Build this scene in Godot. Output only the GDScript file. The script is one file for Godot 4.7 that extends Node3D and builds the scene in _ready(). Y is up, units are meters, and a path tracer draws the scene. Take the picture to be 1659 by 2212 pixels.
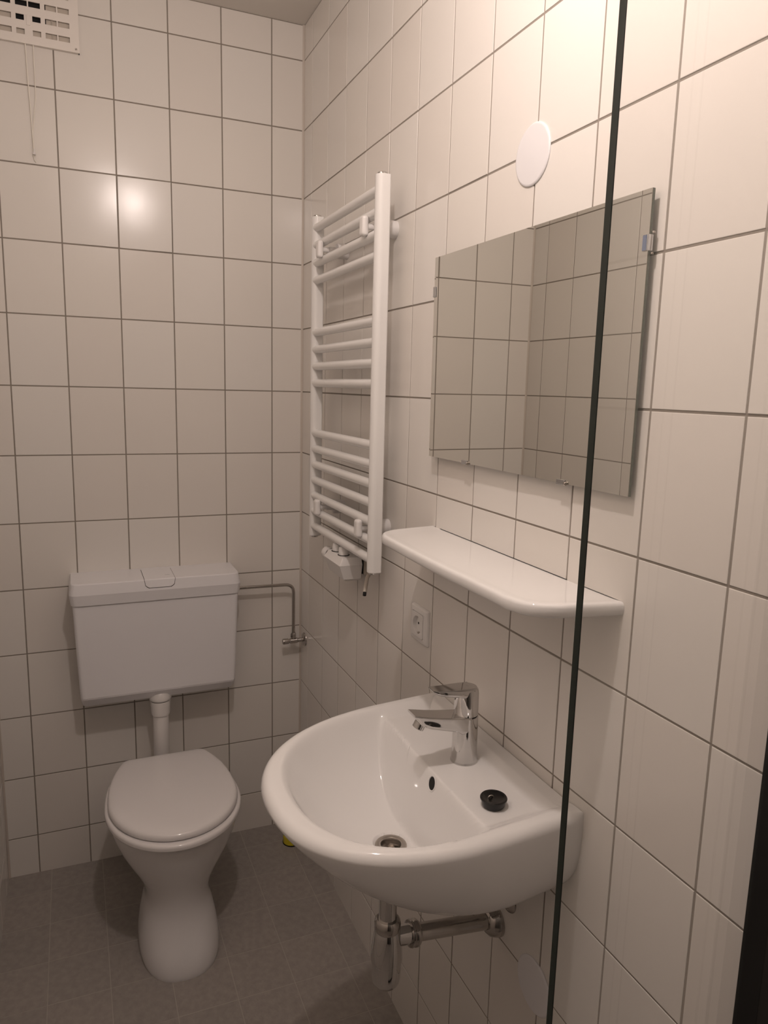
extends Node3D
# A narrow white-tiled bathroom. x runs to the right (right wall at x = 0), y up from the floor, z towards the viewer (back wall at z = 0).

const LEFT_X := -0.946
const CEIL_Y := 2.635
const REAR_Z := 2.75
const GROUT := 0.0032

var M := {}
var tile_cache := {}
var rng := RandomNumberGenerator.new()


# ------------------------------------------------------------------ mesh helpers
class Tris:
	var v := PackedVector3Array()

	func tri(a: Vector3, b: Vector3, c: Vector3) -> void:
		if (b - a).cross(c - a).length_squared() < 1e-18:
			return
		v.append(a); v.append(b); v.append(c)

	func quad(a: Vector3, b: Vector3, c: Vector3, d: Vector3) -> void:
		tri(a, b, c)
		tri(a, c, d)

	func join(o: Tris, t := Transform3D()) -> void:
		for p in o.v:
			v.append(t * p)

	func moved(t: Transform3D) -> Tris:
		var n := Tris.new()
		n.join(self, t)
		return n

	func loft(rings: Array, closed := true, cap_first := true, cap_last := true) -> void:
		var part := Tris.new()
		for i in rings.size() - 1:
			var p: PackedVector3Array = rings[i]
			var q: PackedVector3Array = rings[i + 1]
			var n := p.size()
			for k in (n if closed else n - 1):
				var l := (k + 1) % n
				part.quad(p[k], p[l], q[l], q[k])
		if cap_first:
			part.fan(rings[0], true)
		if cap_last:
			part.fan(rings[rings.size() - 1], false)
		part.orient()
		v.append_array(part.v)

	func fan(r: PackedVector3Array, back: bool) -> void:
		var c := Vector3.ZERO
		for p in r:
			c += p
		c /= r.size()
		for k in r.size():
			var l := (k + 1) % r.size()
			if back:
				tri(c, r[l], r[k])
			else:
				tri(c, r[k], r[l])

	func orient() -> void:   # clockwise fronts: the signed volume comes out negative
		var c := Vector3.ZERO
		for p in v:
			c += p
		c /= maxf(1.0, v.size())
		var s := 0.0
		for i in range(0, v.size(), 3):
			s += (v[i] - c).dot((v[i + 1] - c).cross(v[i + 2] - c))
		if s > 0.0:
			for i in range(0, v.size(), 3):
				var t := v[i + 1]
				v[i + 1] = v[i + 2]
				v[i + 2] = t

	func mesh(material: Material, crease := 42.0) -> ArrayMesh:
		var n := v.size() / 3
		var fn := PackedVector3Array()
		var at := {}
		for f in n:
			var a := v[f * 3]
			var w := (v[f * 3 + 2] - a).cross(v[f * 3 + 1] - a)
			fn.append(w)
			for k in 3:
				var key := Vector3i((v[f * 3 + k] * 50000.0).round())
				if not at.has(key):
					at[key] = PackedInt32Array()
				at[key].append(f)
		var lim := cos(deg_to_rad(crease))
		var nn := PackedVector3Array()
		nn.resize(v.size())
		for f in n:
			var u := fn[f].normalized()
			for k in 3:
				var key := Vector3i((v[f * 3 + k] * 50000.0).round())
				var s := Vector3.ZERO
				for g in at[key]:
					if fn[g].normalized().dot(u) >= lim:
						s += fn[g]
				nn[f * 3 + k] = s.normalized() if s.length_squared() > 0.0 else u
		var arrays := []
		arrays.resize(Mesh.ARRAY_MAX)
		arrays[Mesh.ARRAY_VERTEX] = v
		arrays[Mesh.ARRAY_NORMAL] = nn
		var m := ArrayMesh.new()
		m.add_surface_from_arrays(Mesh.PRIMITIVE_TRIANGLES, arrays)
		m.surface_set_material(0, material)
		return m


func ring_of(f: Callable, n: int) -> PackedVector3Array:
	var r := PackedVector3Array()
	for k in n:
		r.append(f.call(TAU * k / n))
	return r


# a solid of revolution about +y: profile of (radius, height)
func lathe(profile: Array, segs := 32, hollow := false) -> Tris:
	var t := Tris.new()
	var rings := []
	for p in profile:
		var r := PackedVector3Array()
		for k in segs:
			var a := TAU * k / segs
			r.append(Vector3(p[0] * cos(a), p[1], p[0] * sin(a)))
		rings.append(r)
	t.loft(rings, true, not hollow, not hollow)
	return t


func along(from: Vector3, to: Vector3) -> Transform3D:   # carries +y from the origin onto from -> to
	var y := (to - from).normalized()
	var x := y.cross(Vector3(0.31, 0.17, 0.93)).normalized()
	return Transform3D(Basis(x, y, x.cross(y)), from)


func rod(from: Vector3, to: Vector3, r: float, segs := 24, round_end := 0.0) -> Tris:
	var l := from.distance_to(to)
	var b := minf(round_end, l * 0.45)
	var p := [[r, 0.0], [r, l]]
	if b > 0.0:
		p = []
		for k in 5:
			var a := PI / 2 * k / 4
			p.append([r - b + b * sin(a), b - b * cos(a)])
		for k in 5:
			var a := PI / 2 * k / 4
			p.append([r - b + b * cos(a), l - b + b * sin(a)])
	return lathe(p, segs).moved(along(from, to))


func tube(path: PackedVector3Array, r: float, segs := 16) -> Tris:
	var t := Tris.new()
	var rings := []
	var side := Vector3.ZERO
	for i in path.size():
		var d := (path[mini(i + 1, path.size() - 1)] - path[maxi(i - 1, 0)]).normalized()
		if side == Vector3.ZERO:
			side = d.cross(Vector3(0.31, 0.17, 0.93)).normalized()
		side = (side - d * side.dot(d)).normalized()
		var up := d.cross(side)
		var ring := PackedVector3Array()
		for k in segs:
			var a := TAU * k / segs
			ring.append(path[i] + (side * cos(a) + up * sin(a)) * r)
		rings.append(ring)
	t.loft(rings)
	return t


# a path through the given corners, each rounded off with the given radius
func bent(corners: Array, radius: float, steps := 8) -> PackedVector3Array:
	var out := PackedVector3Array([corners[0]])
	for i in range(1, corners.size() - 1):
		var a: Vector3 = corners[i - 1]
		var b: Vector3 = corners[i]
		var c: Vector3 = corners[i + 1]
		var p := b + (a - b).normalized() * radius
		var q := b + (c - b).normalized() * radius
		for k in steps + 1:
			var s := float(k) / steps
			out.append(p.lerp(b, s).lerp(b.lerp(q, s), s))
	out.append(corners[corners.size() - 1])
	return out


# a box with rounded edges, centred
func rbox(size: Vector3, r: float, n := 3) -> Tris:
	var t := Tris.new()
	var h := size / 2 - Vector3.ONE * r
	var cuts := []
	for axis in 3:
		var c := []
		for k in n + 1:
			c.append(-h[axis] - r * cos(PI / 2 * k / n))
		for k in n + 1:
			c.append(h[axis] + r * sin(PI / 2 * k / n))
		cuts.append(c)
	for axis in 3:
		var ua := (axis + 1) % 3
		var va := (axis + 2) % 3
		for side in [-1.0, 1.0]:
			for i in cuts[ua].size() - 1:
				for j in cuts[va].size() - 1:
					var c := []
					for d in [[0, 0], [1, 0], [1, 1], [0, 1]]:
						var p := Vector3.ZERO
						p[axis] = side * (h[axis] + r)
						p[ua] = cuts[ua][i + d[0]]
						p[va] = cuts[va][j + d[1]]
						var core := Vector3(clampf(p.x, -h.x, h.x), clampf(p.y, -h.y, h.y), clampf(p.z, -h.z, h.z))
						c.append(core + (p - core).normalized() * r)
					if side < 0:
						t.quad(c[0], c[1], c[2], c[3])
					else:
						t.quad(c[0], c[3], c[2], c[1])
	return t


func box(lo: Vector3, hi: Vector3) -> Tris:
	var t := Tris.new()
	var a := PackedVector3Array([Vector3(lo.x, lo.y, lo.z), Vector3(hi.x, lo.y, lo.z), Vector3(hi.x, lo.y, hi.z), Vector3(lo.x, lo.y, hi.z)])
	var b := PackedVector3Array()
	for p in a:
		b.append(Vector3(p.x, hi.y, p.z))
	t.loft([a, b])
	return t


# a flat outline (in x, z) made into a slab with rounded edges; inset runs along the outline's own normals
func slab(outline: PackedVector2Array, y0: float, y1: float, r_low: float, r_high: float, steps := 6) -> Tris:
	var n := outline.size()
	var nrm := PackedVector2Array()
	for k in n:
		var d := (outline[(k + 1) % n] - outline[(k + n - 1) % n]).normalized()
		nrm.append(Vector2(d.y, -d.x))
	var area := 0.0
	for k in n:
		area += outline[k].cross(outline[(k + 1) % n])
	var sg := 1.0 if area > 0 else -1.0
	var rings := []
	for i in steps + 1:
		var a := PI / 2 * i / steps
		rings.append(_inset(outline, nrm, sg * r_low * (1 - sin(a)), y0 + r_low * (1 - cos(a))))
	for i in steps + 1:
		var a := PI / 2 * i / steps
		rings.append(_inset(outline, nrm, sg * r_high * (1 - cos(a)), y1 - r_high * (1 - sin(a))))
	var t := Tris.new()
	t.loft(rings)
	return t


func _inset(o: PackedVector2Array, nrm: PackedVector2Array, d: float, y: float) -> PackedVector3Array:
	var r := PackedVector3Array()
	for k in o.size():
		var p := o[k] - nrm[k] * d
		r.append(Vector3(p.x, y, p.y))
	return r


# rounds the corners of a polygon; corners are [x, y, radius]
func rounded(corners: Array, steps := 6) -> PackedVector2Array:
	var out := PackedVector2Array()
	var n := corners.size()
	for i in n:
		var a := Vector2(corners[(i + n - 1) % n][0], corners[(i + n - 1) % n][1])
		var b := Vector2(corners[i][0], corners[i][1])
		var c := Vector2(corners[(i + 1) % n][0], corners[(i + 1) % n][1])
		var r: float = corners[i][2]
		if r <= 0.0:
			out.append(b)
			continue
		var p := b + (a - b).normalized() * r
		var q := b + (c - b).normalized() * r
		for k in steps + 1:
			var s := float(k) / steps
			out.append(p.lerp(b, s).lerp(b.lerp(q, s), s))
	return out


# ------------------------------------------------------------------ scene helpers
func put(called: String, t: Tris, material: Material, parent: Node = self, crease := 42.0) -> MeshInstance3D:
	var o := MeshInstance3D.new()
	o.name = called
	o.mesh = t.mesh(material, crease)
	parent.add_child(o, true)
	return o


func thing(called: String, label: String, category: String, at := Vector3.ZERO, group := "") -> Node3D:
	var o := Node3D.new()
	o.name = called
	o.position = at
	add_child(o, true)
	return tag(o, label, category, group)


func tag(o: Node3D, label: String, category: String, group := "", kind := "") -> Node3D:
	o.set_meta("label", label)
	o.set_meta("category", category)
	if group:
		o.set_meta("group", group)
	if kind:
		o.set_meta("kind", kind)
	return o


func mat(color: Color, rough: float, metal := 0.0) -> StandardMaterial3D:   # the colour is the real-world (linear) one
	var m := StandardMaterial3D.new()
	m.albedo_color = color.linear_to_srgb()
	m.roughness = rough
	m.metallic = metal
	return m


func noise_map(freq: float, octaves: int, bump: float, seed_: int, size := 512) -> NoiseTexture2D:
	var n := FastNoiseLite.new()
	n.seed = seed_
	n.noise_type = FastNoiseLite.TYPE_SIMPLEX_SMOOTH
	n.frequency = freq
	n.fractal_octaves = octaves
	var t := NoiseTexture2D.new()
	t.width = size
	t.height = size
	t.seamless = true
	t.noise = n
	if bump > 0.0:
		t.as_normal_map = true
		t.bump_strength = bump
	return t


func ramp_map(freq: float, octaves: int, seed_: int, a: Color, b: Color, size := 512) -> NoiseTexture2D:
	var t := noise_map(freq, octaves, 0.0, seed_, size)
	var g := Gradient.new()
	g.set_color(0, a)
	g.set_color(1, b)
	t.color_ramp = g
	return t


func make_materials() -> void:
	var wavy := noise_map(0.006, 2, 1.2, 5)
	M.tiles = []
	for c in [Color(0.81, 0.775, 0.728), Color(0.8, 0.76, 0.714), Color(0.815, 0.785, 0.745)]:
		var m := mat(c, 0.2)
		m.metallic_specular = 0.4
		m.normal_enabled = true
		m.normal_texture = wavy
		m.normal_scale = 0.12
		m.uv1_triplanar = true
		m.uv1_world_triplanar = true
		m.uv1_scale = Vector3.ONE * 2.0
		M.tiles.append(m)
	M.grout = mat(Color(0.29, 0.255, 0.22), 0.9)
	M.caulk = mat(Color(0.62, 0.56, 0.5), 0.5)
	M.plaster = mat(Color(0.74, 0.7, 0.65), 0.85)
	M.floor_tiles = []
	for k in 3:
		var m := mat(Color.WHITE, 0.55)
		var a: Color = [Color(0.345, 0.315, 0.288), Color(0.354, 0.321, 0.293), Color(0.34, 0.31, 0.284)][k]
		m.albedo_texture = ramp_map(0.03, 5, 20 + k, (a * 0.88).linear_to_srgb(), (a * 1.12).linear_to_srgb())
		m.normal_enabled = true
		m.normal_texture = noise_map(0.08, 4, 3.0, 31)
		m.normal_scale = 0.25
		m.uv1_triplanar = true
		m.uv1_world_triplanar = true
		m.uv1_scale = Vector3.ONE * 2.5
		M.floor_tiles.append(m)
	M.floor_grout = mat(Color(0.46, 0.425, 0.39), 0.9)
	M.ceramic = mat(Color(0.85, 0.84, 0.83), 0.07)
	M.ceramic_toilet = mat(Color(0.85, 0.835, 0.835), 0.08)
	M.seat = mat(Color(0.86, 0.835, 0.83), 0.12)
	M.plastic = mat(Color(0.83, 0.82, 0.84), 0.28)
	M.pipe_plastic = mat(Color(0.8, 0.775, 0.755), 0.3)
	M.enamel = mat(Color(0.85, 0.84, 0.825), 0.18)
	M.white_plastic = mat(Color(0.83, 0.81, 0.795), 0.3)
	M.vent_plastic = mat(Color(0.86, 0.81, 0.755), 0.4)
	M.vent_slide = mat(Color(0.6, 0.535, 0.46), 0.5)
	M.vent_slat = mat(Color(0.5, 0.45, 0.39), 0.5)
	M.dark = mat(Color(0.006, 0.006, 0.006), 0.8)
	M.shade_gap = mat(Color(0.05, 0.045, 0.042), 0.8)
	M.chrome = mat(Color(0.63, 0.62, 0.61), 0.05, 1.0)
	M.chrome_worn = mat(Color(0.5, 0.475, 0.45), 0.14, 1.0)
	M.steel = mat(Color(0.5, 0.46, 0.42), 0.3, 1.0)
	M.rubber = mat(Color(0.004, 0.004, 0.004), 0.22)
	M.black_profile = mat(Color(0.004, 0.004, 0.004), 0.5)
	M.silver = mat(Color(0.9, 0.9, 0.86), 0.0, 1.0)
	M.glass_edge = mat(Color(0.006, 0.014, 0.01), 0.12)
	M.mirror_edge = mat(Color(0.09, 0.115, 0.09), 0.15)
	M.string_cord = mat(Color(0.92, 0.88, 0.8), 0.7)
	M.yellow = mat(Color(0.75, 0.62, 0.03), 0.4)
	M.clip_front = mat(Color(0.62, 0.63, 0.65), 0.12, 1.0)
	M.clip_blue = mat(Color(0.13, 0.17, 0.27), 0.35)
	M.door = mat(Color(0.04, 0.034, 0.03), 0.5)  # unseen door, kept dark for the chrome reflections and the basin underside
	var pane := mat(Color(0.9, 0.97, 0.93), 0.0)
	pane.albedo_color.a = 0.05
	pane.transparency = BaseMaterial3D.TRANSPARENCY_ALPHA
	M.pane = pane
	var bulb := mat(Color(0.9, 0.85, 0.78), 0.4)
	bulb.emission_enabled = true
	bulb.emission = Color(1.0, 0.82, 0.66)
	bulb.emission_energy_multiplier = 2.0
	M.bulb = bulb


func _ready() -> void:
	rng.seed = 7
	# ---------------- camera, surroundings, light
	var cam := Camera3D.new()
	cam.name = "camera"
	cam.projection = Camera3D.PROJECTION_PERSPECTIVE
	cam.keep_aspect = Camera3D.KEEP_HEIGHT
	cam.fov = 70.21
	cam.near = 0.02
	cam.transform = Transform3D(Basis(Vector3(0.920315, 0.025182, 0.390367), Vector3(0.042846, 0.985433, -0.164581), Vector3(-0.388825, 0.168192, 0.905829)).orthonormalized(), Vector3(-0.7023, 1.5553, 2.3442))
	add_child(cam)
	cam.current = true
	var env := Environment.new()
	env.background_mode = Environment.BG_COLOR
	env.background_color = Color(0.02, 0.02, 0.02)
	env.tonemap_mode = Environment.TONE_MAPPER_LINEAR
	env.tonemap_exposure = 1.0
	env.sdfgi_enabled = true
	env.ssao_enabled = true
	env.ssil_enabled = true
	var we := WorldEnvironment.new()
	we.name = "surroundings"
	we.environment = env
	add_child(we)
	make_materials()
	unseen_ceiling_lamp(Vector3(-0.48, 2.41, 1.58), 0.438)
	# ---------------- the setting
	build_room()
	# ---------------- large objects
	washbasin()
	toilet()
	cistern()
	towel_radiator()
	wall_mirror()
	soap_shelf()
	shower_screen()
	# ---------------- smaller ones
	basin_tap()
	bottle_trap()
	flush_pipe()
	supply_pipe()
	angle_valves()
	ventilation_grille()
	wall_socket()
	cover_discs()
	drain_plug()
	floor_cap()


func unseen_ceiling_lamp(at: Vector3, energy: float) -> void:
	var o := thing("unseen_ceiling_lamp", "unseen bare white round bulb hanging from the bathroom ceiling, lighting the whole room", "lamp", Vector3(at.x, CEIL_Y, at.z))  # out of view; placed to give the wall highlight and the shadows
	var drop := CEIL_Y - at.y
	put("ceiling_rose", lathe([[0.002, -0.028], [0.02, -0.026], [0.04, -0.012], [0.045, 0.0]], 32), M.white_plastic, o)
	put("cord", rod(Vector3(0, -0.02, 0), Vector3(0, -drop + 0.09, 0), 0.003, 10), M.white_plastic, o)
	put("lamp_holder", lathe([[0.004, -drop + 0.1], [0.016, -drop + 0.095], [0.019, -drop + 0.06], [0.019, -drop + 0.026]], 28), M.white_plastic, o)
	var p := []
	for k in 17:
		var a := PI * k / 16.0
		p.append([0.03 * sin(a) + 0.0005, -drop - 0.03 * cos(a)])
	put("bulb", lathe(p, 32), M.bulb, o)
	var l := OmniLight3D.new()
	l.name = "lamp_light"
	l.position = Vector3(0, -drop, 0)
	l.light_color = Color(1.0, 0.858, 0.795).linear_to_srgb()
	l.light_energy = energy
	l.light_size = 0.024
	l.omni_range = 8.0
	l.omni_attenuation = 2.0
	l.shadow_enabled = true
	o.add_child(l)


# ------------------------------------------------------------------ room
func tile_mesh(w: float, h: float, thick: float, bevel: float, material: Material) -> ArrayMesh:
	var key := "%d_%d_%d" % [roundi(w * 20000), roundi(h * 20000), material.get_instance_id()]
	if not tile_cache.has(key):
		var t := Tris.new()
		var rings := []
		for q in [[0.0, -thick], [0.0, -bevel], [bevel * 0.35, -bevel * 0.35], [bevel, 0.0]]:
			var x: float = w / 2 - q[0]
			var y: float = h / 2 - q[0]
			rings.append(PackedVector3Array([Vector3(-x, -y, q[1]), Vector3(x, -y, q[1]), Vector3(x, y, q[1]), Vector3(-x, y, q[1])]))
		t.loft(rings, true, false, true)
		tile_cache[key] = t.mesh(material, 30.0)
	return tile_cache[key]


# lays tiles over a rectangle of a plane: origin + u along basis.x, v along basis.y, facing basis.z
func lay(parent: Node3D, frame: Transform3D, us: Array, vs: Array, mats: Array, thick: float, gap: float, bevel: float, tilt: float, flat_one := Vector2i(-1, -1), holes := []) -> void:
	for i in us.size() - 1:
		for j in vs.size() - 1:
			var w: float = us[i + 1] - us[i] - gap
			var h: float = vs[j + 1] - vs[j] - gap
			if w < 0.004 or h < 0.004:
				continue
			var o := MeshInstance3D.new()
			o.name = "tile"
			o.mesh = tile_mesh(w, h, thick, bevel, mats[rng.randi() % mats.size()])
			var local := Transform3D(Basis(), Vector3((us[i] + us[i + 1]) / 2, (vs[j] + vs[j + 1]) / 2, rng.randf_range(-0.0002, 0.0002)))
			var tx := rng.randf_range(-tilt, tilt)
			var ty := rng.randf_range(-tilt, tilt)
			if Vector2i(i, j) == flat_one:   # this tile sits a degree and a half proud on one side
				local = Transform3D(Basis(Vector3.UP, -0.0285), local.origin + Vector3(0, 0, 0.001))
			elif Vector2i(i + 1, j) == flat_one:
				local = Transform3D(Basis(Vector3.UP, -0.018), local.origin + Vector3(0, 0, 0.0005))
			else:
				local.basis = Basis(Vector3.RIGHT, tx) * Basis(Vector3.UP, ty)
			o.transform = frame * local
			parent.add_child(o, true)


func steps_between(lo: float, hi: float, first: float, pitch: float) -> Array:
	var out := [lo]
	var p := first
	while p < hi - 0.001:
		if p > lo + 0.001:
			out.append(p)
		p += pitch
	out.append(hi)
	return out


func floor_y(x: float, z: float) -> float:
	return -0.0028 - 0.0097 * x - 0.018 * z


func build_room() -> void:
	var ys := steps_between(-0.03, CEIL_Y, 0.135, 0.2)
	var back := put("wall_back", box(Vector3(LEFT_X - 0.12, -0.15, -0.12), Vector3(0.12, CEIL_Y + 0.1, -0.0012)), M.grout)
	tag(back, "white tiled back wall behind the toilet and cistern", "wall", "", "structure")
	# columns counted from the left corner
	var xs := [LEFT_X]
	for k in range(5, -1, -1):
		xs.append(-(0.1016 + 0.1512 * k))
	xs.append(0.0)
	lay(back, Transform3D(), xs, ys, M.tiles, 0.007, GROUT, 0.0011, 0.0024, Vector2i(3, 10))
	var right := put("wall_right", box(Vector3(0.0012, -0.15, -0.12), Vector3(0.12, CEIL_Y + 0.1, REAR_Z + 0.12)), M.grout)
	tag(right, "white tiled right wall carrying the basin, mirror and radiator", "wall", "", "structure")
	var zs := steps_between(0.0, REAR_Z, 0.0853, 0.1504)
	lay(right, Transform3D(Basis(Vector3.UP, -PI / 2), Vector3.ZERO), zs, ys, M.tiles, 0.007, GROUT, 0.0011, 0.0024)
	var left := put("wall_left", box(Vector3(LEFT_X - 0.12, -0.15, -0.12), Vector3(LEFT_X - 0.0012, CEIL_Y + 0.1, REAR_Z + 0.12)), M.grout)
	tag(left, "white tiled left wall seen in the mirror and as a sliver beside the toilet", "wall", "", "structure")
	var zl := []
	for z in steps_between(0.0, REAR_Z, 0.0853, 0.1504):
		zl.append(-z)
	zl.reverse()
	lay(left, Transform3D(Basis(Vector3.UP, PI / 2), Vector3(LEFT_X, 0, 0)), zl, ys, M.tiles, 0.007, GROUT, 0.0011, 0.0024)
	var rear := put("wall_rear", box(Vector3(LEFT_X - 0.12, -0.15, REAR_Z), Vector3(0.12, CEIL_Y + 0.1, REAR_Z + 0.12)), M.plaster)
	tag(rear, "plain plastered wall behind the viewer", "wall", "", "structure")
	var ceil := put("ceiling", box(Vector3(LEFT_X - 0.12, CEIL_Y, -0.12), Vector3(0.12, CEIL_Y + 0.1, REAR_Z + 0.12)), M.plaster)
	tag(ceil, "plain cream painted ceiling above the tiles", "ceiling", "", "structure")
	# floor: a slab that falls slightly towards the shower
	var slope := Basis(Vector3.RIGHT, 0.018) * Basis(Vector3.BACK, -0.0097)
	var fl := put("floor", box(Vector3(LEFT_X - 0.1, -0.15, -0.1), Vector3(0.1, -0.0005, REAR_Z + 0.1)), M.floor_grout)
	fl.transform = Transform3D(slope, Vector3(0, -0.0028, 0))
	tag(fl, "grey brown tiled floor with thin pale joints", "floor", "", "structure")
	var fx := [LEFT_X - 0.004]
	for k in range(4, -1, -1):
		fx.append(-0.219 - 0.151 * k)
	fx.append_array([-0.068, 0.004])
	var fz := []
	for z in steps_between(-0.004, REAR_Z, 0.1, 0.15):
		fz.append(-z)
	fz.reverse()
	lay(fl, Transform3D(Basis(Vector3.RIGHT, -PI / 2), Vector3.ZERO), fx, fz, M.floor_tiles, 0.006, 0.0018, 0.0005, 0.001)
	# silicone in the corners
	for side in [["trim_1", 0.0, -1.0, "pale silicone joint in the corner beside the radiator"], ["trim_2", LEFT_X, 1.0, "pale silicone joint in the left corner behind the toilet"]]:
		var o: PackedVector3Array = PackedVector3Array()
		var rings := []
		for y in [-0.01, CEIL_Y]:
			o = PackedVector3Array()
			var x: float = side[1]
			var s: float = side[2]
			o.append(Vector3(x, y, 0.0))
			for k in 5:
				var a := PI / 2 * k / 4
				o.append(Vector3(x + s * 0.006 * (1 - sin(a)), y, 0.006 * (1 - cos(a))))
			rings.append(o)
		var t := Tris.new()
		t.loft(rings)
		tag(put(side[0], t, M.caulk), side[3], "joint", "", "structure")
	var door := thing("door_1", "unseen dark brown flush door behind the viewer, darkening the chrome reflections", "door", Vector3(-0.47, 0, REAR_Z))
	door.set_meta("kind", "structure")
	put("door_leaf", rbox(Vector3(0.78, 2.02, 0.04), 0.004, 2).moved(Transform3D(Basis(), Vector3(0, 1.0, -0.022))), M.door, door)
	put("door_handle", tube(bent([Vector3(0.32, 1.0, -0.04), Vector3(0.32, 1.0, -0.09), Vector3(0.2, 1.0, -0.09)], 0.015), 0.009, 12), M.steel, door)


# ------------------------------------------------------------------ washbasin
const DX := -0.226
const DZ := 1.302

func basin_mid(x: float) -> float:   # the basin hangs a touch askew
	return 1.275 - 0.095 * x


func smin(a: float, b: float, k: float) -> float:
	var h := clampf(0.5 + 0.5 * (b - a) / k, 0.0, 1.0)
	return lerpf(b, a, h) - k * h * (1.0 - h)


func basin_inside(x: float, z: float) -> bool:
	if x > 0.0:
		return false
	var v := absf(z - basin_mid(x)) / 0.247
	var u := maxf(0.0, -(x + 0.13)) / 0.318
	return pow(u, 2.3) + pow(v, 2.3) < 1.0


func basin_edge(c: float, s: float) -> float:
	var lo := 0.0
	var hi := 0.6
	for i in 40:
		var m := (lo + hi) / 2
		if basin_inside(DX + c * m, DZ + s * m):
			lo = m
		else:
			hi = m
	return lo


func basin_level(x: float, z: float) -> float:
	var front := 1.0 - smoothstep(-0.235, -0.165, x)
	var sides := smoothstep(0.19, 0.225, absf(z - basin_mid(x)))
	var ledge := smoothstep(-0.052, -0.028, x) * 0.75
	return 0.903 + 0.014 * maxf(maxf(front, sides), ledge)


func basin_top(x: float, z: float) -> float:
	var u := absf(x + 0.2) / 0.208
	var v := absf(z - basin_mid(x)) / 0.214
	var rho := pow(pow(u, 2.2) + pow(v, 2.2), 1.0 / 2.2)
	var bowl := 0.7785 + 0.1385 * pow(rho, 3.0)
	var plane := 0.903 + (x + 0.157) * 4.0
	var inner := -smin(-bowl, -plane, 0.012)
	return smin(basin_level(x, z), inner, 0.014)


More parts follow.
